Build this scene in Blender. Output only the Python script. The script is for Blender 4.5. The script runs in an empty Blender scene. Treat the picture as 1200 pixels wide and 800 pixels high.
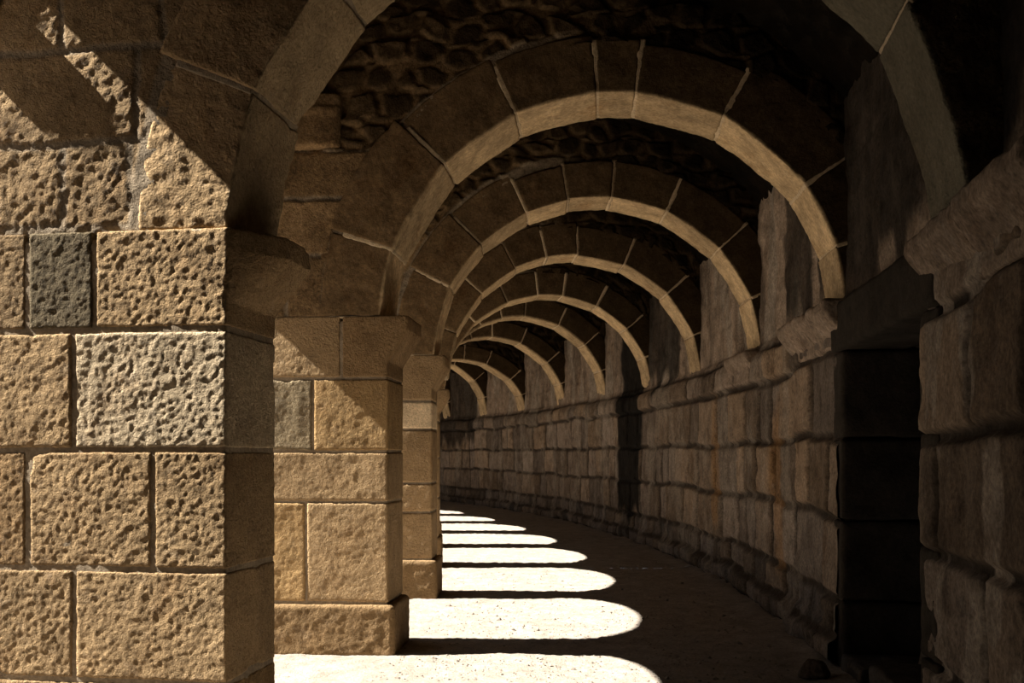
import bpy, math
import numpy as np

# ------------------------------------------------------------------ camera, world, sun, exposure
scn = bpy.context.scene
COL = scn.collection
EYE = 1.55
cd = bpy.data.cameras.new('camera')
cam = bpy.data.objects.new('camera', cd)
COL.objects.link(cam)
cam.location = (0, 0, EYE)
cam.rotation_euler = (math.pi / 2, 0, 0)
cd.sensor_width = 36
cd.sensor_fit = 'HORIZONTAL'
cd.lens = 36.0
cd.shift_y = 132 / 1200
cd.clip_start = 0.05
cd.clip_end = 300
scn.camera = cam

scn.view_settings.view_transform = 'Standard'
scn.view_settings.look = 'None'
scn.view_settings.gamma = 1
scn.view_settings.use_curve_mapping = False
scn.view_settings.exposure = 0.0

SUN_AZ = math.radians(-0.9)    # heading of the rays on the ground, from +X
SUN_EL = math.radians(45.5)
SUN_E = 25.0
sd = bpy.data.lights.new('sun', 'SUN')
sd.energy = SUN_E
sd.angle = math.radians(0.53)
sd.color = (1.0, 0.95, 0.87)
sun = bpy.data.objects.new('sun', sd)
COL.objects.link(sun)
from mathutils import Vector
_d = Vector((math.cos(SUN_AZ) * math.cos(SUN_EL), math.sin(SUN_AZ) * math.cos(SUN_EL), -math.sin(SUN_EL)))
sun.rotation_euler = _d.to_track_quat('-Z', 'Y').to_euler()
sun.location = (-20, 5, 25)

wd = bpy.data.worlds.new('world')
scn.world = wd
wd.use_nodes = True
bg = wd.node_tree.nodes['Background']
bg.inputs[0].default_value = (0.55, 0.58, 0.64, 1)
bg.inputs[1].default_value = 0.5

# ------------------------------------------------------------------ plan of the curved gallery
RAD = 47.9965
A0 = 0.2530639
CX, CY = -48.8279, 12.01696
WID = 3.42            # corridor width, pier face to wall
S1, DS, TH = 4.990, 3.0903, 0.618
ZS, ARX, ARZ = 2.62, 1.765, 1.69   # spring height, half span, rise
ARC = 1.755           # arch centre, measured from the pier faces
RO = -1.60            # outer face of the arcade
VC, VA, VZ, VB = 1.0, 2.52, 3.0, 2.32   # barrel vault
VAR = 3.0      # its flatter half, on the wall side

def th_of(s): return -A0 + s / RAD
def world(s, r, z):
    t = th_of(np.asarray(s, float))
    return np.stack([CX + (RAD + r) * np.cos(t), CY + (RAD + r) * np.sin(t), np.broadcast_to(z, np.shape(t)) + 0 * t], -1)

# ------------------------------------------------------------------ vector noise
def _hash(ix, iy, iz, seed):
    h = (ix.astype(np.int64) * 374761393 + iy.astype(np.int64) * 668265263 + iz.astype(np.int64) * 2147483647 + seed * 974711) & 0xffffffff
    h = ((h ^ (h >> 13)) * 1274126177) & 0xffffffff
    h = ((h ^ (h >> 16)) * 2246822519) & 0xffffffff
    h = h ^ (h >> 15)
    return (h & 0xffffff) / float(0xffffff)

def vnoise(P, seed=0):
    i = np.floor(P).astype(np.int64)
    f = P - i
    f = f * f * f * (f * (f * 6 - 15) + 10)
    out = 0
    for a in (0, 1):
        wx = f[:, 0] if a else 1 - f[:, 0]
        for b in (0, 1):
            wy = f[:, 1] if b else 1 - f[:, 1]
            for c in (0, 1):
                wz = f[:, 2] if c else 1 - f[:, 2]
                out = out + wx * wy * wz * _hash(i[:, 0] + a, i[:, 1] + b, i[:, 2] + c, seed)
    return out * 2 - 1

def fbm(P, freq, octs=4, seed=0, gain=0.5):
    P = np.asarray(P, float)
    s = 0; a = 1.0; n = 0
    for o in range(octs):
        s = s + a * vnoise(P * freq + 17.3 * o, seed + o * 7)
        n += a; a *= gain; freq *= 2.03
    return s / n

def voronoi(U, V, sx, sy, seed=0):
    """F1, F2-F1 (both about in cell units) and a cell id in 0..1"""
    x = U / sx; y = V / sy
    y = y; x = x + 0.5 * (np.floor(y).astype(int) % 2)
    ix = np.floor(x).astype(np.int64); iy = np.floor(y).astype(np.int64)
    z = np.zeros_like(ix)
    f1 = np.full(x.shape, 9.0); f2 = np.full(x.shape, 9.0); cid = np.zeros(x.shape)
    for a in (-1, 0, 1):
        for b in (-1, 0, 1):
            jx = ix + a; jy = iy + b
            px = jx + 0.5 + 0.38 * (_hash(jx, jy, z, seed) * 2 - 1)
            py = jy + 0.5 + 0.38 * (_hash(jx, jy, z + 1, seed) * 2 - 1)
            d = np.sqrt((x - px) ** 2 + (y - py) ** 2)
            new = d < f1
            f2 = np.where(new, f1, np.minimum(f2, d))
            cid = np.where(new, _hash(jx, jy, z + 2, seed), cid)
            f1 = np.where(new, d, f1)
    return f1, f2 - f1, cid

def sstep(x, a, b):
    t = np.clip((x - a) / (b - a), 0, 1)
    return t * t * (3 - 2 * t)

rng = np.random.default_rng(7)

# ------------------------------------------------------------------ meshes
class Geo:
    def __init__(self): self.v = []; self.f = []; self.c = []; self.n = 0
    def add(self, v, f, c):
        v = np.asarray(v, float)
        c = np.asarray(c, float)
        if c.ndim == 1: c = np.broadcast_to(c, (len(v), 3))
        self.v.append(v); self.f.append(np.asarray(f, int) + self.n); self.c.append(c); self.n += len(v)
        return self

def tag(o, label=None, cat=None, group=None, kind=None):
    if label: o['label'] = label
    if cat: o['category'] = cat
    if group: o['group'] = group
    if kind: o['kind'] = kind
    return o

def build(name, g, mat, parent=None, smooth=True):
    v = np.concatenate(g.v); f = np.concatenate(g.f); c = np.concatenate(g.c)
    used = np.zeros(len(v), bool); used[f.ravel()] = True
    idx = np.cumsum(used) - 1
    v = v[used]; c = c[used]; f = idx[f]
    me = bpy.data.meshes.new(name)
    me.vertices.add(len(v)); me.vertices.foreach_set('co', v.astype(np.float32).ravel())
    me.loops.add(f.size); me.loops.foreach_set('vertex_index', f.astype(np.int32).ravel())
    me.polygons.add(len(f))
    k = f.shape[1]
    me.polygons.foreach_set('loop_start', np.arange(0, f.size, k, dtype=np.int32))
    me.update(calc_edges=True)
    me.polygons.foreach_set('use_smooth', np.full(len(f), smooth))
    at = me.color_attributes.new('tint', 'FLOAT_COLOR', 'POINT')
    at.data.foreach_set('color', np.concatenate([c, np.ones((len(c), 1))], 1).astype(np.float32).ravel())
    me.validate()
    me.materials.append(mat)
    o = bpy.data.objects.new(name, me)
    COL.objects.link(o)
    if parent: o.parent = parent
    return o

def empty(name, loc, rz=0):
    o = bpy.data.objects.new(name, None)
    o.empty_display_size = 0.3
    o.location = loc; o.rotation_euler = (0, 0, rz)
    COL.objects.link(o)
    return o

def lattice(n):
    """surface of a box lattice: unit coords (N,3) and quads, outward normals"""
    ni, nj, nk = n
    keys = {}
    pts = []; faces = []
    K = lambda i, j, k: (i * (nj + 1) + j) * (nk + 1) + k
    allk = []; fl = []
    def patch(axis, side):
        dims = [ni, nj, nk]
        a, b = [x for x in range(3) if x != axis]
        A, B = np.meshgrid(np.arange(dims[a]), np.arange(dims[b]), indexing='ij')
        A = A.ravel(); B = B.ravel()
        def key(da, db):
            c = [None] * 3
            c[axis] = np.full(A.shape, dims[axis] * side)
            c[a] = A + da; c[b] = B + db
            return K(c[0], c[1], c[2])
        q = np.stack([key(0, 0), key(1, 0), key(1, 1), key(0, 1)], 1)
        flip = (side == 0) != (axis == 1)
        return q[:, ::-1] if flip else q
    F = np.concatenate([patch(ax, sd_) for ax in range(3) for sd_ in (0, 1)])
    uk, inv = np.unique(F.ravel(), return_inverse=True)
    i = uk // ((nj + 1) * (nk + 1)); j = (uk // (nk + 1)) % (nj + 1); k = uk % (nk + 1)
    return np.stack([i / ni, j / nj, k / nk], 1), inv.reshape(-1, 4)

def rough_block(size, res, mapf=None, org=(0, 0, 0), rnd=0.02, amp=0.006, freq=9, octs=4, seed=0,
                tint=(.5, .4, .3), tvar=0.10, edge=0.012, chip=0.02, fine=0.0, ffreq=45):
    """a hewn stone: rounded box, wavy arrises, chipped corners, rough faces"""
    size = np.array(size, float)
    if np.isscalar(res): res = (res,) * 3
    n = [max(1, int(round(size[i] / res[i]))) for i in range(3)]
    u, F = lattice(n)
    p = u * size
    sd_ = seed * 13.7
    off = np.array([sd_, sd_ * .37, -sd_ * .71])
    rr = rnd * (1 + 0.6 * fbm(p + off, 3, 2, seed))
    rr = rr + chip * sstep(fbm(p + off, 6, 3, seed + 3), 0.25, 0.75)
    rr = np.minimum(rr, size.min() * 0.45)[:, None]
    q = np.clip(p, rr, size - rr)
    d = p - q
    L = np.linalg.norm(d, axis=1, keepdims=True); L[L < 1e-9] = 1
    nn = d / L
    p2 = q + nn * rr
    h = amp * fbm(p + off, freq, octs, seed + 5, 0.55) + edge * 0.5 * fbm(p + off, 2.2, 2, seed + 9)
    if fine: h = h + fine * fbm(p + off, ffreq, 2, seed + 11)
    p2 = p2 + nn * h[:, None]
    t = np.array(tint) * (1 + tvar * fbm(p + off, 2.5, 3, seed + 21))[:, None]
    p2 = p2 + np.array(org)
    if mapf is not None: p2 = mapf(p2)
    return p2, F, t

def grid(nu, nv):
    i, j = np.meshgrid(np.arange(nu), np.arange(nv), indexing='ij')
    k = i * (nv + 1) + j
    k = k.ravel()
    return np.stack([k, k + nv + 1, k + nv + 2, k + 1], 1)

# ------------------------------------------------------------------ materials
def stone_mat(name, bscale=30, bdist=0.008, b2scale=120, b2dist=0.003, var=0.35, dark=(0.35, 0.28, 0.2), dark_amt=0.35,
              streak=0.0, streak_col=(0.5, 0.45, 0.4), rough=0.92, pits=0.0, gray=0.25, grain=0.22):
    m = bpy.data.materials.new(name); m.use_nodes = True
    nt = m.node_tree; N = nt.nodes; L = nt.links
    N.clear()
    out = N.new('ShaderNodeOutputMaterial'); bs = N.new('ShaderNodeBsdfPrincipled')
    L.new(bs.outputs[0], out.inputs[0])
    bs.inputs['Roughness'].default_value = rough
    bs.inputs['Specular IOR Level'].default_value = 0.05
    tc = N.new('ShaderNodeTexCoord')
    at = N.new('ShaderNodeAttribute'); at.attribute_name = 'tint'
    def noise(scale, detail=4, rough_=0.6, vec=None):
        n = N.new('ShaderNodeTexNoise'); n.inputs['Scale'].default_value = scale
        n.inputs['Detail'].default_value = detail; n.inputs['Roughness'].default_value = rough_
        L.new(vec or tc.outputs['Object'], n.inputs['Vector']); return n
    def ramp(src, p0, p1, c0=(0, 0, 0, 1), c1=(1, 1, 1, 1)):
        r = N.new('ShaderNodeValToRGB'); r.color_ramp.elements[0].position = p0; r.color_ramp.elements[1].position = p1
        r.color_ramp.elements[0].color = c0; r.color_ramp.elements[1].color = c1
        L.new(src, r.inputs[0]); return r
    def mix(bt, fac, a, b):
        x = N.new('ShaderNodeMix'); x.data_type = 'RGBA'; x.blend_type = bt
        for s_, v_ in ((0, fac), (6, a), (7, b)):
            if hasattr(v_, 'is_output'): L.new(v_, x.inputs[s_])
            else: x.inputs[s_].default_value = v_ if s_ == 0 else (*v_, 1)
        return x.outputs[2]
    # mottling of the stone itself
    n1 = noise(5, 6, 0.65); lo, hi = 1 - var, 1 + var
    r1 = ramp(n1.outputs[0], 0.3, 0.7, (lo, lo, lo, 1), (hi, hi, hi, 1))
    col = mix('MULTIPLY', 1.0, at.outputs['Color'], r1.outputs[0])
    ng = noise(38, 4, 0.7); rg = ramp(ng.outputs[0], 0.32, 0.68, (1 - grain,) * 3 + (1,), (1 + grain,) * 3 + (1,))
    col = mix('MULTIPLY', 1.0, col, rg.outputs[0])
    bw = N.new('ShaderNodeRGBToBW'); L.new(at.outputs['Color'], bw.inputs[0])
    cl = N.new('ShaderNodeMath'); cl.operation = 'MULTIPLY'; cl.use_clamp = True; cl.inputs[1].default_value = 11.0
    L.new(bw.outputs[0], cl.inputs[0])
    # darker weathering crust
    n2 = noise(2.3, 8, 0.7); r2 = ramp(n2.outputs[0], 0.52, 0.66)
    mm = N.new('ShaderNodeMath'); mm.operation = 'MULTIPLY'; mm.inputs[1].default_value = dark_amt
    L.new(r2.outputs[0], mm.inputs[0])
    dk = mix('MULTIPLY', 1.0, col, dark)
    col = mix('MIX', mm.outputs[0], col, dk)
    # grey lichen bloom
    n3 = noise(9, 6, 0.7); r3 = ramp(n3.outputs[0], 0.55, 0.75)
    mg = N.new('ShaderNodeMath'); mg.operation = 'MULTIPLY'; mg.inputs[1].default_value = gray
    L.new(r3.outputs[0], mg.inputs[0])
    hs = N.new('ShaderNodeHueSaturation'); hs.inputs['Saturation'].default_value = 0.35; hs.inputs['Value'].default_value = 1.15
    L.new(col, hs.inputs['Color'])
    col = mix('MIX', mg.outputs[0], col, hs.outputs[0])
    if streak:
        mp = N.new('ShaderNodeMapping'); mp.inputs['Scale'].default_value = (4.5, 4.5, 1.1)
        L.new(tc.outputs['Object'], mp.inputs['Vector'])
        ns = noise(1.3, 7, 0.72, mp.outputs[0]); rs = ramp(ns.outputs[0], 0.53, 0.68)
        ms = N.new('ShaderNodeMath'); ms.operation = 'MULTIPLY'; ms.inputs[1].default_value = streak
        L.new(rs.outputs[0], ms.inputs[0])
        mk = N.new('ShaderNodeMath'); mk.operation = 'MULTIPLY'; L.new(ms.outputs[0], mk.inputs[0]); L.new(cl.outputs[0], mk.inputs[1])
        col = mix('MIX', mk.outputs[0], col, streak_col)
        rs2 = ramp(ns.outputs[0], 0.30, 0.44, (1, 1, 1, 1), (0, 0, 0, 1))
        ms2 = N.new('ShaderNodeMath'); ms2.operation = 'MULTIPLY'; ms2.inputs[1].default_value = streak * 0.9
        L.new(rs2.outputs[0], ms2.inputs[0])
        mk2 = N.new('ShaderNodeMath'); mk2.operation = 'MULTIPLY'; L.new(ms2.outputs[0], mk2.inputs[0]); L.new(cl.outputs[0], mk2.inputs[1])
        col = mix('MIX', mk2.outputs[0], col, (0.045, 0.035, 0.028))
    L.new(col, bs.inputs['Base Color'])
    # surface relief
    nb = noise(bscale, 5, 0.62); nb2 = noise(b2scale, 3, 0.6)
    b1 = N.new('ShaderNodeBump'); b1.inputs['Strength'].default_value = 1; b1.inputs['Distance'].default_value = bdist
    L.new(nb.outputs[0], b1.inputs['Height'])
    b2 = N.new('ShaderNodeBump'); b2.inputs['Strength'].default_value = 1; b2.inputs['Distance'].default_value = b2dist
    L.new(nb2.outputs[0], b2.inputs['Height']); L.new(b1.outputs[0], b2.inputs['Normal'])
    last = b2.outputs[0]
    if pits:
        vo = N.new('ShaderNodeTexVoronoi'); vo.inputs['Scale'].default_value = 38
        L.new(tc.outputs['Object'], vo.inputs['Vector'])
        rp = ramp(vo.outputs['Distance'], 0.1, 0.4)
        b3 = N.new('ShaderNodeBump'); b3.inputs['Distance'].default_value = pits
        L.new(rp.outputs[0], b3.inputs['Height']); L.new(last, b3.inputs['Normal']); last = b3.outputs[0]
    L.new(last, bs.inputs['Normal'])
    return m

M_HEWN = stone_mat('picked_limestone', 46, 0.022, 120, 0.008, 0.25, (0.55, 0.42, 0.30), 0.45, gray=0.18)
M_PIER = stone_mat('pier_limestone', 38, 0.014, 110, 0.005, 0.22, (0.55, 0.45, 0.35), 0.45, gray=0.15, pits=0.002)
M_DRESS = stone_mat('dressed_limestone', 22, 0.006, 90, 0.004, 0.36, (0.5, 0.38, 0.26), 0.55, gray=0.15, grain=0.3)
M_RUBBLE = stone_mat('rubble_masonry', 20, 0.012, 80, 0.004, 0.4, (0.3, 0.25, 0.2), 0.6, gray=0.15, grain=0.4)
M_WALL = stone_mat('stained_ashlar', 18, 0.010, 80, 0.004, 0.35, (0.35, 0.28, 0.22), 0.6, streak=0.24, streak_col=(0.23, 0.19, 0.15), gray=0.4, grain=0.42)
M_MORTAR = stone_mat('lime_mortar', 40, 0.008, 150, 0.003, 0.2, (0.6, 0.5, 0.4), 0.4, gray=0.3)
M_RECESS_SHADE = stone_mat('recess_shade_stone', 18, 0.012, 80, 0.004, 0.3, (0.4, 0.4, 0.4), 0.5, gray=0.1)  # doorway stone: shade of the recess put into a near-black colour
M_GRAVEL = stone_mat('pale_gravel', 55, 0.012, 160, 0.005, 0.22, (0.6, 0.55, 0.5), 0.25, gray=0.1)

TAN = np.array((0.338, 0.230, 0.122))
GOLD = np.array((0.345, 0.225, 0.105))
PALE = np.array((0.45, 0.35, 0.225))
GREY = np.array((0.170, 0.132, 0.080))
MORT = np.array((0.30, 0.235, 0.160))
BROWN = np.array((0.185, 0.120, 0.060))
DARKB = np.array((0.050, 0.031, 0.015))
WALLC = np.array((0.172, 0.130, 0.095))
FLOORC = np.array((0.285, 0.245, 0.202))

# ------------------------------------------------------------------ floor
def make_floor():
    g = Geo()
    def sheet(s0, s1, r0, r1, rs, rr, amp=1.0):
        ns = max(2, int((s1 - s0) / rs)); nr = max(2, int((r1 - r0) / rr))
        S, R = np.meshgrid(np.linspace(s0, s1, ns + 1), np.linspace(r0, r1, nr + 1), indexing='ij')
        S = S.ravel(); R = R.ravel()
        P = world(S, R, 0.0)
        h = 0.014 * fbm(P, 1.6, 3, 31) + amp * 0.009 * fbm(P, 22, 3, 33)
        P[:, 2] = h - 0.005
        # gravel banked up along the wall foot
        P[:, 2] += 0.035 * sstep(R, 3.05, 3.5) * (1 + 0.8 * fbm(P, 5, 2, 35))
        c = FLOORC * (1 + 0.10 * fbm(P, 3, 3, 37))[:, None]
        g.add(P, grid(ns, nr)[:, ::-1], c)
    sheet(-6, 14, -2.0, 4.4, 0.022, 0.022)
    sheet(14, 44, -2.0, 4.4, 0.06, 0.04, 1.5)
    o = build('floor', g, M_GRAVEL); tag(o, kind='structure')
    # terrace outside the arcade
    g = Geo()
    S, R = np.meshgrid(np.linspace(-10, 50, 61), np.linspace(-16, -2.0, 15), indexing='ij')
    P = world(S.ravel(), R.ravel(), -0.01)
    g.add(P, grid(60, 14)[:, ::-1], FLOORC)
    o = build('ground', g, M_GRAVEL); tag(o, kind='structure')
make_floor()

# ------------------------------------------------------------------ right-hand wall
DOOR = (5.88, 7.86, 2.37)
def wall_right():
    # courses of ashlar as rectangles in (s, z)
    zj = [0.0, 0.22, 0.50, 1.08, 1.67, 2.30, 2.66, 3.15, 3.75, 4.4]
    r_ = np.random.default_rng(5)
    rects = []
    for i in range(len(zj) - 1):
        s = -6 - r_.random()
        while s < 44:
            w = r_.uniform(0.35, 1.25) if i > 1 else r_.uniform(0.35, 0.8)
            rects.append((s, s + w, zj[i], zj[i + 1], i, r_.random(), r_.random()))
            s += w
    rects = np.array(rects)
    g = Geo()
    for (s0, s1, rs, rz) in ((-6, 3.4, 0.08, 0.06), (3.4, 10.5, 0.015, 0.015), (10.5, 20, 0.025, 0.02), (20, 44, 0.05, 0.025)):
        ns = int((s1 - s0) / rs); nz = int(4.4 / rz)
        S, Z = np.meshgrid(np.linspace(s0, s1, ns + 1), np.linspace(-0.03, 4.36, nz + 1), indexing='ij')
        S = S.ravel(); Z = Z.ravel()
        Q = np.stack([S, Z, 0 * S], 1)
        Sw = S + 0.045 * fbm(Q, 3.1, 3, 41); Zw = Z + 0.020 * fbm(Q, 4.7, 3, 43) + 0.06 * fbm(Q, .9, 2, 44)
        h = np.zeros(len(S)); tint = np.tile(WALLC * 0.25, (len(S), 1)); body = np.zeros(len(S))
        for (a, b, z0, z1, i, q1, q2) in rects:
            if b < s0 - .2 or a > s1 + .2: continue
            m = np.where((Sw > a) & (Sw < b) & (Zw > z0) & (Zw < z1))[0]
            if not len(m): continue
            d = np.minimum(np.minimum(Sw[m] - a, b - Sw[m]), np.minimum(Zw[m] - z0, z1 - Zw[m]))
            k = sstep(d, 0.004 + 0.014 * q1, 0.055)
            body[m] = k
            h[m] = k * (0.040 + 0.035 * (q2 - 0.5))
            c = WALLC * (0.6 + 0.9 * q1) * np.array((1.0 + 0.12 * (q2 - .5), 1.0, 1.0 - 0.2 * (q2 - .5)))
            if i <= 1: c = c * np.array((0.62, 0.66, 0.72))
            tint[m] = tint[m] * (1 - k[:, None]) + c * k[:, None]
        up = sstep(Z, 2.60, 2.75)       # old render survives over the upper wall
        h = h * (1 - 0.85 * up) + 0.03 * up * fbm(Q * np.array([2, .8, 1]), 2.2, 4, 50)
        rend = (WALLC * 1.6)[None] * (0.8 + .6 * fbm(Q * np.array([2.5, .8, 1]), 2, 4, 52))[:, None]
        tint = tint * (1 - .9 * up[:, None]) + rend * .9 * up[:, None]
        low = 1 - sstep(Z, 0.18, 0.30 + 0.05 * fbm(Q, 2, 2, 47))
        h += 0.10 * low * (0.8 + 0.5 * fbm(Q, 3.3, 3, 49))
        h += 0.016 * fbm(Q, 7, 4, 45) + 0.03 * fbm(Q, 0.9, 2, 46)
        # worn pilaster ledge above the courses
        led = sstep(Z, 2.28, 2.34) * (1 - sstep(Z, 2.50, 2.64)) * sstep(S, 9.5, 11)
        h += 0.06 * led * (0.7 + 0.6 * fbm(Q, 2.4, 3, 51))
        h -= 0.06 * up
        # pale lime render patches, a black water stain and other blackened stretches
        pl = sstep(fbm(Q * np.array([3.2, 0.75, 1]), 1.0, 4, 53), 0.02, 0.22) * (0.5 + 0.5 * up)
        pl *= sstep(S, 8.7, 9.6) * 0.9 + 0.1
        tint = tint * (1 - pl[:, None] * .75) + np.array((0.25, 0.21, 0.165)) * pl[:, None] * .75
        nz_ = 0.16 * fbm(Q * np.array([1, .5, 1]), 3.0, 3, 55)
        def stain(a, b, zb, zt):
            e = np.minimum(S - a, b - S) + nz_
            return sstep(e, -0.05, 0.12) * sstep(Z - zb + nz_ * 3, -.2, .2) * (1 - sstep(Z - zt + nz_, -.2, .2))
        st = np.maximum(stain(17.6, 19.3, 0.35, 4.5), 0.85 * stain(15.4, 17.7, 2.7, 4.5))
        st = np.maximum(st, 0.8 * stain(9.0, 10.2, 2.7, 4.4))
        st = np.maximum(st, 0.9 * stain(-6.5, 8.9, 2.75, 5))  # upper wall blackened as far as the second arch
        st = np.maximum(st, 0.8 * stain(30.5, 45, 1.9, 5))  # far end blackened above the lower courses
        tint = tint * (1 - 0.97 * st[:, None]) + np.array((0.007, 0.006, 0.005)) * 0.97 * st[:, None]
        # ochre seepage near the second bay
        oc = np.maximum(stain(9.9, 10.35, 0.5, 2.0), stain(12.9, 13.2, .9, 2.2)) * 0.6
        tint = tint * (1 - oc[:, None]) + np.array((0.24, 0.13, 0.05)) * oc[:, None]
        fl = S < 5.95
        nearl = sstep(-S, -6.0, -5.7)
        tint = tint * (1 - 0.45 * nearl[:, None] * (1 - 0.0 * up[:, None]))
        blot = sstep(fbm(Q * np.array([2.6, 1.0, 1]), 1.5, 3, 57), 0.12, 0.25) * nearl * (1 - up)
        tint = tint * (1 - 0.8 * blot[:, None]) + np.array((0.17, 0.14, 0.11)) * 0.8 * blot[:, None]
        R = 3.45 - h
        P = world(S, R, 0.0); P[:, 2] = Z
        F = grid(ns, nz)
        inside = (S > DOOR[0]) & (S < DOOR[1]) & (Z < DOOR[2])
        keep = ~inside[F].any(1)
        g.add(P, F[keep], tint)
    # back face of the wall
    for (a, b, z0, z1) in ((-6, DOOR[0] - .06, -.05, 4.4), (DOOR[1] + .06, 44, -.05, 4.4), (DOOR[0] - .06, DOOR[1] + .06, DOOR[2] + .1, 4.4)):
        n_ = max(2, int((b - a) / .5))
        S = np.repeat(np.linspace(a, b, n_ + 1), 2)
        P = world(S, 3.62, 0.0); P[:, 2] = np.tile([z0, z1], n_ + 1)
        g.add(P, grid(n_, 1), WALLC * .5)
    o = build('wall_right', g, M_WALL); tag(o, kind='structure')
wall_right()

def frame_at(s):      # location and rotation of a radial plane
    t = th_of(s)
    return (CX + RAD * math.cos(t), CY + RAD * math.sin(t), 0), t

# dark doorway in the right wall
def doorway():
    loc, t = frame_at((DOOR[0] + DOOR[1]) / 2)
    root = empty('door_1', loc, t); tag(root, kind='structure')
    hw = (DOOR[1] - DOOR[0]) / 2
    g = Geo()
    r0, r1, H = 3.40, 5.6, DOOR[2]
    SC = np.array((0.030, 0.024, 0.018))  # near-black colour carries the shade of the deep recess
    zj = [-0.05, 0.50, 1.08, 1.67, 2.31]
    sc = 0
    for side in (-1, 1):
        for i in range(4):
            x = r0 + (0.0 if side < 0 else 0.0)
            first = True
            while x < r1:
                w = min([0.62, 0.9, 0.75, 0.55][(i + sc) % 4], r1 - x + 0.05)
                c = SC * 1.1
                sc += 1
                y0 = hw + 0.0 if side > 0 else -hw - 0.30
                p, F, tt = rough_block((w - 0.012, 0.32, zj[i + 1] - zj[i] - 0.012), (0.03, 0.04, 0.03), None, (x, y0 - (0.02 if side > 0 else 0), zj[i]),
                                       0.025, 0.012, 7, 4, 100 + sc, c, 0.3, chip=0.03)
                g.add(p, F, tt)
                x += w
    build('jamb', g, M_RECESS_SHADE, root)
    for side in (-1, 1):
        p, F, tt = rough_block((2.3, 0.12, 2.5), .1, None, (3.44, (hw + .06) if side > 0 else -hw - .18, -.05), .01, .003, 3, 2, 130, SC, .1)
        root_g = Geo(); root_g.add(p, F, tt); build('jamb_core', root_g, M_RECESS_SHADE, root)
    g = Geo()
    for j, (x, w) in enumerate(((3.38, 0.5), (3.9, 0.7), (4.62, 0.95))):
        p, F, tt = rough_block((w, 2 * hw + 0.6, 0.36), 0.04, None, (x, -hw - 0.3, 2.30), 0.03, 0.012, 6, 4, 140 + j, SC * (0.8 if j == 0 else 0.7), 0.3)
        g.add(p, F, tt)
    build('lintel', g, M_RECESS_SHADE, root)
    g = Geo()
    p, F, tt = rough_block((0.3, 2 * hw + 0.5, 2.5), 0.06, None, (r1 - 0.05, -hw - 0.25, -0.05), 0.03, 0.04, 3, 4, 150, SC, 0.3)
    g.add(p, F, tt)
    build('back_panel', g, M_RECESS_SHADE, root)
    g = Geo()
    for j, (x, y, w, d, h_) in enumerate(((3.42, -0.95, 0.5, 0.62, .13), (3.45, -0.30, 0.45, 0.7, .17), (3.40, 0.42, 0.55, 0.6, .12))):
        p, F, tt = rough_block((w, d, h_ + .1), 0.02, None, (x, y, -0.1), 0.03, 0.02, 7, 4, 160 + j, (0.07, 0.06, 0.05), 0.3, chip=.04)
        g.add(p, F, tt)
    build('threshold', g, M_RECESS_SHADE, root)
doorway()

# ------------------------------------------------------------------ vault and arcade wall on the light side
BAYS = {}
def bay_arch(k):
    """opening k lies between pier k-1 and pier k: (s0, s1, spring, rise)"""
    s0 = S1 + (k - 1) * DS + TH; s1 = S1 + k * DS
    if k == 0: return s1 - 1.0, s1, 4.34, 0.16  # unseen opening narrowed so less light enters beside the viewpoint
    return s0, s1, 3.10, 0.66
K0, K1 = -1, 10
def arch_z(s, k):
    s0, s1, zs, ri = bay_arch(k)
    x = np.clip((s - (s0 + s1) / 2) / ((s1 - s0) / 2), -1, 1)
    return zs + ri * np.sqrt(1 - x * x)
def vault_r(z):       # left branch of the vault at height z
    y = np.clip((z - VZ) / VB, 0, 1)
    return VC - VA * np.sqrt(1 - y * y)

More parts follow.
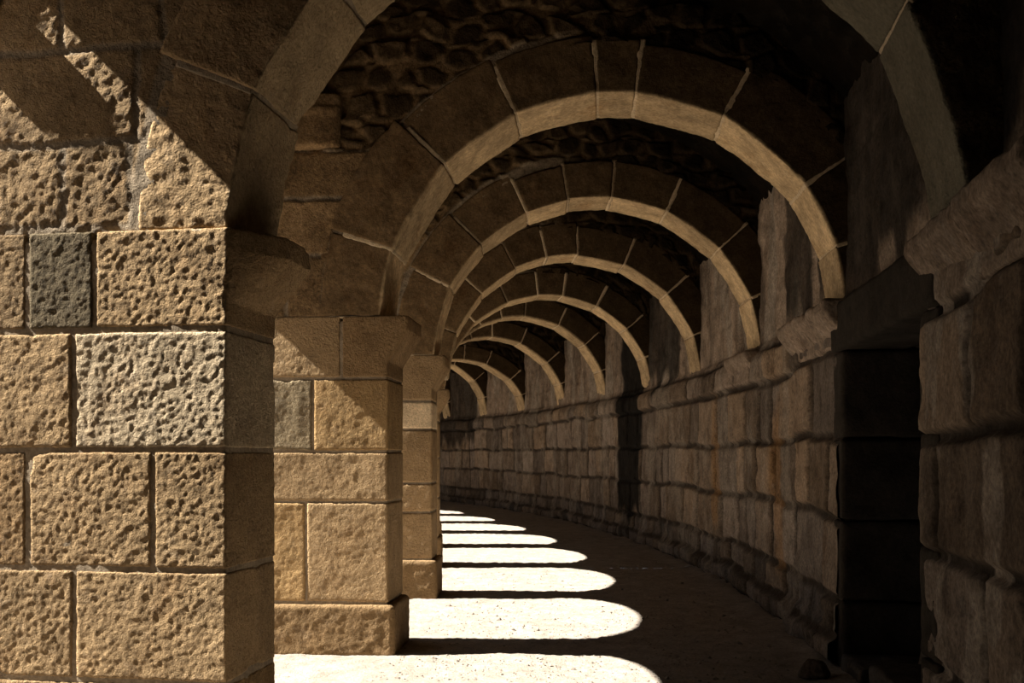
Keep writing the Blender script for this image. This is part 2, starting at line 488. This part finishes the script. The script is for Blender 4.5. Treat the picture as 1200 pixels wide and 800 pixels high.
def vault_and_arcade():
    gv = Geo(); gw = Geo()
    S_end = 44
    def col_start(s):
        """lowest vault point (angle) on the light side for each s"""
        z = np.full(s.shape, VZ - 0.02)
        for k in range(0, K1 + 1):
            s0, s1, _, _ = bay_arch(k)
            m = (s >= s0) & (s <= s1)
            z[m] = arch_z(s[m], k)
        return np.arcsin(np.clip((z - VZ) / VB, 0, 0.999))
    for (a, b, rs, nb) in ((-6, 15.1, 0.05, 110), (14.9, 44, 0.10, 90)):
        ns = int((b - a) / rs)
        s = np.linspace(a, b, ns + 1)
        b0 = col_start(s)
        tt = np.linspace(0, 1, nb + 1)
        B = b0[:, None] + (math.pi - b0[:, None]) * tt[None, :]
        S = np.repeat(s[:, None], nb + 1, 1)
        R = VC - np.where(np.cos(B) > 0, VA, VAR) * np.cos(B); Z = VZ + VB * np.sin(B)
        arc = B * 2.4
        n_ = fbm(np.stack([S.ravel(), arc.ravel(), 0 * S.ravel()], 1), 2.0, 3, 61)
        f1, fe, cid = voronoi(S.ravel() + .05 * n_, arc.ravel() + .05 * n_, 0.30, 0.17, 63)
        h = 0.05 * sstep(fe, 0.02, 0.22) + 0.02 * n_
        edge = np.repeat(sstep(tt, 0, 0.03)[None, :], ns + 1, 0).ravel()
        h = h * edge
        R = R.ravel() + np.cos(B.ravel()) * h; Z = Z.ravel() - np.sin(B.ravel()) * h
        P = world(S.ravel(), R, 0.0); P[:, 2] = Z
        k = sstep(fe, 0.02, 0.2)
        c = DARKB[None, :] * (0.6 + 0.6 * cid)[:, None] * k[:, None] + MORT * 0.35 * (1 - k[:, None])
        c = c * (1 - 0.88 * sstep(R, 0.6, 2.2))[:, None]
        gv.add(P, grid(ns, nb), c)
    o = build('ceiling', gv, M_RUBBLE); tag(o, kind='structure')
    # arcade wall: outer face, inner face and intrados of each opening
    top = 5.6
    # unseen wall, closed up to cut the light behind and beside the viewpoint
    sa, sb = -6.0, bay_arch(0)[0]
    S, Z = np.meshgrid(np.linspace(sa, sb, 60), np.linspace(-.05, 3.35, 30), indexing='ij')
    Q = np.stack([S.ravel(), Z.ravel(), 0 * S.ravel()], 1)
    P = world(S.ravel(), RO + 0.45 + 0.03 * fbm(Q, 2, 4, 91), 0.0); P[:, 2] = Z.ravel()
    gw.add(P, grid(59, 29), BROWN)
    S, Z = np.meshgrid(np.linspace(sa, sb, 60), np.linspace(-.05, top, 30), indexing='ij')
    P = world(S.ravel(), np.full(S.size, RO), 0.0); P[:, 2] = Z.ravel()
    gw.add(P, grid(59, 29), TAN * .9)
    R, Z = np.meshgrid(np.linspace(RO, RO + 0.45, 8), np.linspace(-.05, 4.36, 60), indexing='ij')
    P = world(np.full(R.size, sb), R.ravel(), 0.0); P[:, 2] = Z.ravel()
    gw.add(P, grid(7, 59), TAN * .9)
    for k in range(0, K1 + 1):
        s0, s1, zs, ri = bay_arch(k)
        n = 40
        s = (s0 + s1) / 2 - (s1 - s0) / 2 * np.cos(np.linspace(0, math.pi, n + 1))
        za = arch_z(s, k)
        # intrados from the outer face to the vault
        rin = vault_r(za)
        rin = np.maximum(rin, RO + 0.45)
        m = 12
        T = np.linspace(0, 1, m + 1)
        S = np.repeat(s[:, None], m + 1, 1); R = RO + (rin[:, None] - RO) * T; Z = np.repeat(za[:, None], m + 1, 1)
        P = world(S.ravel(), R.ravel(), 0.0); P[:, 2] = Z.ravel()
        gw.add(P, grid(n, m), TAN * .9)
        # faces above the opening
        for (r, ztop) in ((RO, top),):
            P = world(np.concatenate([s, s]), np.full(2 * (n + 1), r), 0.0)
            P[:, 2] = np.concatenate([za, np.full(n + 1, ztop)])
            i = np.arange(n)
            gw.add(P, np.stack([i, i + 1, i + n + 2, i + n + 1], 1), TAN * .9)
    # solid wall between openings (over the piers)
    for k in range(K0, K1 + 1):
        a = S1 + k * DS; b = a + TH
        P = world(np.array([a, b, a, b]), np.full(4, RO), 0.0); P[:, 2] = [2.4, 2.4, top, top]
        gw.add(P, [[0, 1, 3, 2]], TAN * .9)
    o = build('wall_left', gw, M_PIER); tag(o, kind='structure')
vault_and_arcade()

def end_walls():  # back one is an added, unseen wall keeping skylight out
    for name, s, r0, r1 in (('wall_back_added', -3.6, -2.0, 5.9), ('wall_far', 41.0, -2.0, 3.9)):
        loc, t = frame_at(s)
        g = Geo()
        r_ = np.random.default_rng(3)
        for i in range(9):
            x = r0
            while x < r1:
                w = r_.uniform(.6, 1.1)
                p, F, tt = rough_block((w - .015, .3, .60), 0.1, None, (x, 0, i * .61 - .03), .03, .01, 4, 2, 200 + i, WALLC * (.7 + .4 * r_.random()), .1)
                g.add(p, F, tt); x += w
        o = build(name, g, M_WALL)
        o.location = loc; o.rotation_euler = (0, 0, t)
        tag(o, kind='structure')
end_walls()

# ------------------------------------------------------------------ stone piers
def impost_proj(z, z0, z1, pr):
    """overhang of an impost block at height z: chamfer below, upright face above"""
    zz = (z - z0) / (z1 - z0)
    return pr * np.clip((zz - 0.26) / 0.50, 0, 1)

PIER_ROWS = {
    # k: (r of corridor face, list of (z0, z1, [joint r ...], [tints ...]))
    0: (0.0, [(-0.05, 0.449, [-1.25, -0.62], [GOLD * .9, TAN, GOLD * .9]),
              (0.449, 0.991, [-0.785], [TAN * .95, TAN * 1.08]),
              (0.991, 1.571, [-1.035, -0.375], [BROWN * 1.5, TAN * 1.1, TAN * 1.02]),
              (1.571, 2.150, [-0.79], [TAN * 1.1, PALE * 1.12])]),
    1: (0.04, [(0.392, 1.177, [-0.61], [GOLD * 1.05, TAN * 1.05]),
               (1.177, 1.570, [-1.1], [TAN, TAN * .95]),
               (1.570, 2.140, [-0.555], [GREY * 1.4, GOLD * .95])]),
    2: (-0.02, [(0.418, 0.924, [-.8], [TAN, TAN]), (0.924, 1.237, [-.5], [TAN, TAN * 1.1]),
                (1.237, 1.817, [-.7], [TAN, TAN]), (1.817, 2.121, [-.6], [TAN, PALE * 1.7])]),
}
PIER_FACE = {3: -0.13, 4: -0.12, 5: -0.06}
IMPOST_Z = {0: (2.154, 2.645), 1: (2.142, 2.635), 2: (2.125, 2.63), 3: (2.0, 2.46)}
PIER_LABEL = {
    -1: 'tan stone pier of the left arcade just beside the viewpoint, outside the left edge',
    0: 'nearest and largest left pier, rough sunlit front, at the left edge of the photo',
    1: 'second left pier, shorter in view, golden brown block below its chamfered impost, broad plinth',
    2: 'third left pier, narrow, with one near white block under its impost',
    3: 'fourth left pier, thin sliver with an overhanging impost right of the third pier',
}
def make_pier(k):
    s = S1 + k * DS
    loc, t = frame_at(s)
    root = empty('stone_pier', loc, t)
    tag(root, PIER_LABEL.get(k, '%s pier from the front along the left arcade, tucked behind the fourth pier' %
        {4: 'fifth', 5: 'sixth', 6: 'seventh', 7: 'eighth', 8: 'ninth', 9: 'tenth', 10: 'eleventh'}.get(k, 'far')),
        'pier', 'stone piers of the left arcade')
    r_ = np.random.default_rng(300 + k)
    res = {0: 0.0082, 1: 0.013, 2: 0.02, 3: 0.03}.get(k, 0.06)
    mat = M_HEWN if k == 0 else M_PIER
    if k in PIER_ROWS: face, rows = PIER_ROWS[k]
    else:
        face = PIER_FACE.get(k, 0.0)
        zz = [0.42, 0.95, 1.5, 2.0 if k == 3 else 2.12]
        rows = [(zz[i], zz[i + 1], [-.5 - .3 * r_.random()], [TAN * (.9 + .2 * r_.random())] * 2) for i in range(3)]
    gap = 0.024 if k == 0 else 0.018
    far = k >= 4 or k < 0
    def prow(g, z0, z1, joints, tints, extra=0.0, y0=0.0, y1=TH, proj=None, sd_=0, cut=False, rnd=.008, amp=.007):
        xs = [RO] + list(joints) + [face]
        xs = [x for x in xs if x >= RO]
        for i in range(len(xs) - 1):
            a = xs[i] + (gap / 2 if i else 0); b = xs[i + 1] - (gap / 2 if i < len(xs) - 2 else 0)
            last = i == len(xs) - 2
            if last: b += extra
            tint = tints[min(i + (len(tints) - len(xs) + 1), len(tints) - 1)] if len(tints) >= len(xs) - 1 else tints[-1]
            mapf = None
            if proj and last:
                def mapf(p, a=a, b=b):
                    u = np.clip((p[:, 0] - (b - 0.25)) / 0.25, 0, 1.1)
                    pr = impost_proj(p[:, 2], z0, z1, proj)
                    if cut: pr = pr * np.clip(0.10 + (p[:, 1] - 0.02) / 0.28, 0, 1)
                    q = p.copy(); q[:, 0] += u * pr
                    return q
            rs = res if k != 0 or b > -1.35 else 0.03
            p, F, tt = rough_block((b - a, y1 - y0, z1 - z0 - gap), (rs, rs * 1.4, rs), mapf, (a, y0, z0 + gap / 2),
                                   rnd if not far else .02, amp * .38, 14, 5, 400 + k * 31 + sd_ * 7 + i, tint, 0.12,
                                   chip=0.030, edge=.009, fine=0.0030 if k == 0 else 0.0015, ffreq=50)
            g.add(p, F, tt)
    g = Geo()
    for j, (z0, z1, jt, tn) in enumerate(rows): prow(g, z0, z1, jt, tn, sd_=j)
    build('shaft', g, mat, root)
    # mortar showing in the joints
    g = Geo()
    zt = rows[-1][1]
    p, F, tt = rough_block((face - RO - (.012 if k == 0 else .016), TH - (.012 if k == 0 else .016), zt - 0.05 + .47), 0.018 if not far else .1, None, (RO + (.006 if k == 0 else .008), (.006 if k == 0 else .008), 0.03), 0.008, 0.003, 12, 3, 500 + k, MORT * (1.0 if k < 2 else .8), 0.1, edge=.003, chip=0)
    g.add(p, F, tt)
    build('mortar', g, M_MORTAR, root)
    if k != 0:
        g = Geo()
        prow(g, -0.05, rows[0][0], [], [BROWN * 1.15], extra=0.055 if k != 3 else .04, y0=-0.03, y1=TH + 0.03, sd_=11, rnd=.04, amp=.018)
        o = build('plinth', g, M_PIER, root)
    else:
        g = Geo()
        p, F, tt = rough_block((0.30, 0.5, .19), 0.015, None, (-0.24, 0.16, -0.04), 0.04, 0.015, 7, 4, 512, BROWN * 1.1, .2)
        g.add(p, F, tt); build('plinth', g, M_PIER, root)
    z0, z1 = IMPOST_Z.get(k, (2.12, 2.58))
    g = Geo()
    jt, tn = {0: ([-1.035, -0.68], [TAN * .8, GREY * .85, TAN * 1.12]), 1: ([-0.33], [TAN, BROWN * 1.35])}.get(k, ([-.7], [BROWN * 1.3, TAN * .95]))
    prow(g, z0, z1, jt, tn, proj={0: 0.20, 1: 0.155}.get(k, 0.14), sd_=21, cut=(k == 0))
    build('impost', g, mat, root)
    return root
for k in range(K0, K1 + 1): make_pier(k)

# ------------------------------------------------------------------ transverse arches
def ell(phi, d):       # point on the ring, d outward from the intrados; phi from the left springing
    return ARC - (ARX + d) * np.cos(phi), ZS + (ARZ + d) * np.sin(phi)

JOINTS = {
    0: [0, 23, 45, 62, 78, 100, 122, 148, 180],
    1: [0, 18, 44, 66, 87, 96.5, 119, 146, 163, 180],
    2: [0, 26, 45, 65, 80, 95, 115, 138, 159, 180],
}
ARCH_LABEL = {
    -1: 'stone cross arch overhead beside the viewpoint, outside the top of the photo',
    0: 'nearest cross arch, cut off by the top edge, its feet at left and right',
    1: 'second and widest complete arch, pale soffit with narrow keystone, rising from the second pier',
    2: 'third arch in the row, seen inside the widest complete arch',
    3: 'fourth arch in the row, springing behind the third pier',
    4: 'fifth arch in the row, landing beside the black stain on the right wall',
    5: 'sixth arch in the row, third from the far end',
    6: 'seventh arch in the row, last but one',
    7: 'eighth and smallest visible arch at the far end of the gallery',
}
ARCH_DZ = {4: -0.06, 6: -0.06, 7: -0.30}
def make_arch(k):
    s = S1 + k * DS
    loc, t = frame_at(s)
    root = empty('transverse_arch', loc, t)
    tag(root, ARCH_LABEL.get(k, '%s arch of the gallery, round the bend beyond the far end' % {8: 'ninth', 9: 'tenth', 10: 'eleventh'}.get(k, 'far')), 'arch', 'cross arches spanning the gallery')
    r_ = np.random.default_rng(700 + k)
    if k in JOINTS: J = JOINTS[k]
    else:
        J = [0]
        for w in (22, 21, 20, 16, 14, 20, 24, 22): J.append(J[-1] + w * r_.uniform(.85, 1.15))
        J = [j * 180 / (J[-1] + 21) for j in J] + [180]
    J = np.radians(J)
    res = {0: 0.012, 1: 0.014, 2: 0.018, 3: .022, 4: .028}.get(k, 0.045)
    dzf = ARCH_DZ.get(k, 0)
    rt0 = 0.43
    def shape(X, D):   # X angle, D distance outwards -> x, z
        x, z = ell(X, D)
        if k == 0: x = x - 0.14 * sstep(x, 0.3, 3.4)
        return x, z + dzf * np.sin(X)
    for i in range(len(J) - 1):
        a, b = J[i], J[i + 1]
        thick = rt0 * (1 + 0.13 * r_.uniform(-1, 1)) + (0.05 if i in (0, 1, len(J) - 2) else 0)
        Lm = (b - a) * (ARX + 0.2)
        jit = r_.uniform(-0.012, 0.012); yj = r_.uniform(-0.010, 0.010)
        def mapf(p, a=a, b=b, Lm=Lm, jit=jit, yj=yj):
            t_ = np.clip(p[:, 0] / Lm, 0, 1)     # nearly straight-cut intrados
            sag = 0.55 * (b - a) ** 2 * ARX / 8 * (1 - (2 * t_ - 1) ** 2) * (1 - np.clip(p[:, 2] / rt0, 0, 1))
            x, z = shape(a + p[:, 0] / Lm * (b - a), p[:, 2] + jit - sag)
            return np.stack([x, p[:, 1] + yj, z], 1)
        g = Geo()
        base = np.array((0.46, 0.335, 0.19)) * r_.uniform(.74, 1.18)
        if k == 0: base = np.array((0.40, 0.295, 0.17)) if i < 4 else np.array((0.10, 0.088, 0.062))  # nearest arch: weaker light on its right half put into the colour
        p, F, tt = rough_block((Lm - 0.018, TH, thick), (res, res, res), None, (0, 0, 0), 0.010, 0.011, 7, 5, 800 + 40 * k + i, base, 0.16, chip=0.045, edge=.016, fine=.002)
        # picked outer faces are browner and darker than the clean intrados
        kk = sstep(p[:, 2] + 0.006 * fbm(p, 12, 2, 3), 0.008, 0.022)
        fr = {0: TAN * .75, 1: BROWN * .55, 2: BROWN * .55}.get(k, BROWN * .5)
        pl = math.cos((a + b) / 2)     # left haunch lighter than the crown, right haunch darker
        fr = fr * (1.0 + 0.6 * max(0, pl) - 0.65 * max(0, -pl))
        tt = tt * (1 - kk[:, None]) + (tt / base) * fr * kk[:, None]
        p[:, 0] += 0.008
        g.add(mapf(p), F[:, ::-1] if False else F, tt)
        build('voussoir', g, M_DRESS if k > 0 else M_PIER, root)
    # lime mortar in the ring joints
    g = Geo()
    for i in range(len(J)):
        wj = 0.050 if 0 < i < len(J) - 1 else 0.02
        def mapm(p, i=i):
            x, z = shape(J[i] + (p[:, 0] - wj / 2) / (ARX + .2), p[:, 2])
            return np.stack([x, p[:, 1], z], 1)
        rm = {0: .01, 1: .012}.get(k, .03)
        p, F, tt = rough_block((wj, TH - 0.008, rt0 - 0.02), (rm, rm * 2, rm), mapm, (0, 0.004, 0.003), 0.006, 0.004, 12, 3, 900 + 20 * k + i,
                               (PALE * 1.15 if k else MORT * 1.1), .15, edge=.008, chip=.02)
        g = Geo(); g.add(p, F, tt)
        build('mortar_joint', g, M_MORTAR, root)
    # masonry over the ring, up to the vault
    def outer(phi):
        # farthest point along the ray before the vault or the wall ends
        c, sn = -np.cos(phi), np.sin(phi)
        best = np.zeros(phi.shape)
        T = np.linspace(0.3, 4.2, 800)
        for i_, (cc, ss) in enumerate(zip(c, sn)):
            x = ARC + T * cc; z = ZS + T * ss
            ok = (x > RO + 0.02) & (x < 3.5) & ((z < VZ) | (((x - VC) / (np.where(x < VC, VA, VAR) + .04)) ** 2 + ((z - VZ) / (VB + .04)) ** 2 < 1))
            j = np.where(~ok)[0]
            best[i_] = T[j[0]] if len(j) else T[-1]
        return best
    dr = {0: .012, 1: .014, 2: .02, 3: .03}.get(k, .06)
    nphi = int(math.pi * 2.5 / dr); nd = int(1.35 / dr)
    phi = np.linspace(0, math.pi, nphi + 1)
    ob_ = outer(phi)
    X0, Z0 = shape(phi, rt0 - 0.05)
    inner = np.hypot(X0 - ARC, Z0 - ZS)
    lam = np.linspace(0, 1, nd + 1)
    PH = np.repeat(phi[:, None], nd + 1, 1)
    D = inner[:, None] + np.maximum(ob_ - inner, 0)[:, None] * lam[None, :]
    X = (ARC - np.cos(PH) * D).ravel(); Z = (ZS + np.sin(PH) * D).ravel()
    Q = np.stack([X, Z, np.full(X.shape, 3.1 * k)], 1)
    n_ = fbm(Q, 2.5, 3, 71)
    f1, fe, cid = voronoi(X + .05 * n_ + 7.3 * k, Z + .05 * fbm(Q, 3.3, 3, 73), 0.25, 0.19, 75 + k)
    kk = sstep(fe + .06 * fbm(Q, 11, 3, 76), 0.10, 0.34)
    h = 0.030 * kk + 0.022 * fbm(Q, 9, 5, 77) + 0.04 * (cid - .5) * kk
    right_tone = (1 - 0.75 * sstep(X, 0.6, 2.6))[:, None]  # masonry darker towards the right
    tint = ((BROWN * .95)[None] * (1 - kk[:, None]) + (BROWN * .36)[None] * (0.6 + .9 * cid)[:, None] * kk[:, None]) * right_tone
    # squared courses on the light side
    rows = {0: [(2.655, 3.074, [-1.27, -0.86, -0.50]), (3.074, 3.530, [-1.4, -0.46]), (3.53, 3.95, [-.86, -.33]), (3.95, 4.4, [-.9, .1])],
            1: [(2.60, 3.107, [-0.78, -0.42]), (3.107, 3.546, [-.9, -0.27]), (3.546, 3.925, [-0.9, -.02]), (3.925, 4.05, [])]}.get(
            k, [(2.60, 3.05, [-.9, -.42]), (3.05, 3.5, [-.7, -.2]), (3.5, 3.95, [-.9, -.05])])
    Xw = X + .030 * fbm(Q, 4, 4, 81); Zw = Z + .022 * fbm(Q, 4, 4, 83)
    zmax = rows[-1][1] if k != 1 else 3.925
    left = (X < 0.75) & (Zw < zmax)
    h = np.where(left, 0.012 + .004 * fbm(Q, 14, 3, 79), h); tint[left] = MORT * (0.8 if k else 1.0)
    for ri, (z0, z1, jt) in enumerate(rows):
        if z0 >= zmax: continue
        xs = [RO - .2] + jt + [0.8]
        for i in range(len(xs) - 1):
            m = np.where((Xw > xs[i]) & (Xw < xs[i + 1]) & (Zw > z0) & (Zw < z1) & left)[0]
            if not len(m): continue
            d = np.minimum(np.minimum(Xw[m] - xs[i], xs[i + 1] - Xw[m]), np.minimum(Zw[m] - z0, z1 - Zw[m]))
            kb = sstep(d, 0.010, 0.026)
            q1 = r_.random()
            h[m] = 0.012 + kb * ((0.005 if k == 0 else .016) + 0.008 * (q1 - .5)) + (0.004 if k == 0 else .007) * fbm(Q[m], 11, 4, 85)
            c = (TAN * (.8 + .3 * q1)) if k == 0 else (BROWN * (0.95 + .5 * q1))
            tint[m] = tint[m] * (1 - kb[:, None]) + c * kb[:, None]
    h = np.where(left & (k == 0), h + 0.004 * fbm(Q, 45, 2, 87), h)
    # bed of mortar hugging the back of the ring
    ext = (D - inner[:, None]).ravel() + .02 * fbm(Q, 5, 3, 93)
    bd = (1 - sstep(ext, 0.10, 0.125)) * sstep(-X, -1.6, -1.1)
    tint = tint * (1 - bd[:, None]) + MORT * (.85 if k else 1.0) * bd[:, None]
    h = h * (1 - bd) + bd * (0.016 + .005 * fbm(Q, 14, 3, 79))
    Y = 0.028 - h
    F = grid(nphi, nd)
    ok = (np.maximum(ob_ - inner, 0) > 0.01)
    okv = np.repeat(ok[:, None], nd + 1, 1).ravel()
    F = F[okv[F].all(1)]
    g = Geo()
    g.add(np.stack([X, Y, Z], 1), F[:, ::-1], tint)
    # back of the same wall
    st = 4
    nphi2 = nphi // st; nd2 = max(1, nd // st)
    phi2 = phi[:nphi2 * st + 1:st]
    ob2 = ob_[:nphi2 * st + 1:st]; in2 = inner[:nphi2 * st + 1:st]
    lam2 = np.linspace(0, 1, nd2 + 1)
    D2 = in2[:, None] + np.maximum(ob2 - in2, 0)[:, None] * lam2
    X2 = (ARC - np.cos(phi2)[:, None] * D2).ravel(); Z2 = (ZS + np.sin(phi2)[:, None] * D2).ravel()
    Q2 = np.stack([X2, Z2, 0 * X2 + 5], 1)
    F2 = grid(nphi2, nd2); ok2 = np.repeat((ob2 - in2 > .01)[:, None], nd2 + 1, 1).ravel()
    g.add(np.stack([X2, TH - 0.03 + .02 * fbm(Q2, 5, 3, 89), Z2], 1), F2[ok2[F2].all(1)], BROWN * .6)
    build('spandrel', g, M_HEWN if k == 0 else M_RUBBLE, root)
    if k == 1:         # reused column drum set in the haunch
        g = Geo()
        def mp(p):
            q = p.copy(); b_ = 1 - ((p[:, 0] + .56) / .25) ** 2
            q[:, 1] -= 0.05 * np.clip(b_, 0, 1) + .012 * sstep(p[:, 2], 4.16, 4.22) - .012 * sstep(p[:, 2], 4.23, 4.26)
            return q
        p, F, tt = rough_block((0.45, 0.2, 0.43), 0.012, mp, (-0.78, -0.03, 3.93), .04, .006, 8, 4, 950, BROWN * 1.35, .15)
        g.add(p, F, tt); build('column_drum', g, M_RUBBLE, root)
    return root
for k in range(K0, K1): make_arch(k)

# outer pier strip: small projecting impost of the first opening, whose shadow rakes over the first pier
def arcade_impost():
    loc, t = frame_at(S1)
    g = Geo()
    p, F, tt = rough_block((0.34, 0.14, 0.15), 0.012, None, (RO - .02, -0.085, 3.80), 0.015, 0.008, 9, 4, 960, TAN, .1)
    g.add(p, F, tt)
    return g
_r = [o for o in bpy.data.objects if o.name == 'transverse_arch.001'][0]
build('string_course', arcade_impost(), M_PIER, _r)

# ------------------------------------------------------------------ imposts along the right wall
def right_impost(s0, s1, z0, z1, pr, label, seed, res=0.013, tint=WALLC, name='wall_impost', group='imposts along the right wall'):
    sm = (s0 + s1) / 2
    loc, t = frame_at(sm)
    t0 = t
    root_loc = (CX + (RAD + 3.42) * math.cos(t), CY + (RAD + 3.42) * math.sin(t), 0)
    g = Geo()
    L = (s1 - s0) * (RAD + 3.42) / RAD
    nb = max(1, int(round(L / 0.9)))
    for i in range(nb):
        l0 = -L / 2 + L / nb * i
        def mapf(p):
            q = p.copy()
            u = np.clip((0.30 - p[:, 0]) / 0.30, 0, 1.1)
            q[:, 0] -= u * impost_proj(p[:, 2], z0, z1, pr)
            return q
        p, F, tt = rough_block((0.30, L / nb - 0.015, z1 - z0), res, mapf, (0.0, l0, z0), 0.025, 0.014, 6, 4, seed + i, tint, 0.25, chip=0.045)
        g.add(p, F, tt)
    o = build(name, g, M_WALL)
    o.location = root_loc; o.rotation_euler = (0, 0, t0)
    tag(o, label, 'impost', group)
    return o
right_impost(3.3, 5.90, 2.31, 2.66, 0.13, 'large chamfered impost at the right edge, under the foot of the nearest arch', 970, tint=WALLC * .85)
right_impost(7.84, 9.55, 2.34, 2.68, 0.13, 'chamfered impost on the right wall just past the black doorway', 980, tint=WALLC * 1.35)
right_impost(11.1, 12.2, 2.36, 2.66, 0.11, 'small worn impost on the right wall under the foot of the third arch', 990, 0.02, tint=WALLC * 1.3)

# ------------------------------------------------------------------ loose stones
def loose(name, s, r, size, rz, label, seed, tint, tilt=0, cat='stone'):
    g = Geo()
    def mp(p):
        q = p - np.array([size[0] / 2, size[1] / 2, 0]); k = 1 - 0.45 * np.clip(q[:, 2] / size[2], 0, 1)
        q[:, 0] *= k; q[:, 1] *= k
        return q
    p, F, tt = rough_block(size, 0.012, mp, (0, 0, 0), min(size) * .28, min(size) * .14, 6, 4, seed, tint, .2, chip=.05)
    p[:, 2] -= p[:, 2].min()
    g.add(p, F, tt)
    o = build(name, g, M_WALL)
    w = world(np.array([s]), r, 0.0)[0]
    o.location = (w[0], w[1], 0.005); o.rotation_euler = (0, tilt, th_of(s) + rz)
    tag(o, label, cat)
    return o
loose('stone_slab', 7.35, 3.95, (0.16, 0.34, 0.62), 0.3, 'upright stone slab standing inside the black doorway', 1001, np.array((.10, .08, .06)))
loose('loose_stone', 6.6, 3.12, (0.26, 0.34, 0.15), 0.5, 'largest loose stone on the gravel at the doorway foot', 1002, WALLC * .6)
loose('loose_stone', 7.5, 3.16, (0.18, 0.22, 0.11), 1.2, 'small loose stone by the far jamb of the doorway', 1003, WALLC * .6)

# gravel chips over the walking surface
def gravel():
    n = 5200
    s = rng.uniform(2.2, 16, n) ; s = 2.2 + (s - 2.2) * rng.uniform(.25, 1, n); r = rng.uniform(0.12, 3.05, n)
    P = world(s, r, 0.0)
    sz = rng.uniform(0.004, 0.011, n) * (1 + (rng.random(n) < .04) * 1.2)
    base = np.array([(1, 0, 0), (0, 1, 0), (-1, 0, 0), (0, -1, 0), (0, 0, .7), (0, 0, -.7)], float)
    fc = np.array([(0, 1, 4), (1, 2, 4), (2, 3, 4), (3, 0, 4), (1, 0, 5), (2, 1, 5), (3, 2, 5), (0, 3, 5)])
    V = base[None] * sz[:, None, None] * rng.uniform(.6, 1.3, (n, 6, 1))
    a = rng.uniform(0, 6.28, n); c, s_ = np.cos(a)[:, None], np.sin(a)[:, None]
    X = V[:, :, 0] * c - V[:, :, 1] * s_; Y = V[:, :, 0] * s_ + V[:, :, 1] * c
    V = np.stack([X, Y, V[:, :, 2]], -1) + P[:, None, :]
    zf = 0.014 * fbm(P, 1.6, 3, 31) + 0.006 * fbm(P, 22, 3, 33) - .005
    V[:, :, 2] += (zf + sz * .3)[:, None]
    F = (fc[None] + 6 * np.arange(n)[:, None, None]).reshape(-1, 3)
    C = np.repeat(FLOORC[None] * rng.uniform(.6, 1.25, (n, 1)), 6, 0)
    g = Geo(); g.add(V.reshape(-1, 3), F, C)
    o = build('gravel', g, M_GRAVEL, smooth=False)
    tag(o, 'loose gravel chips strewn over the sandy gallery floor', 'gravel', kind='stuff')
gravel()
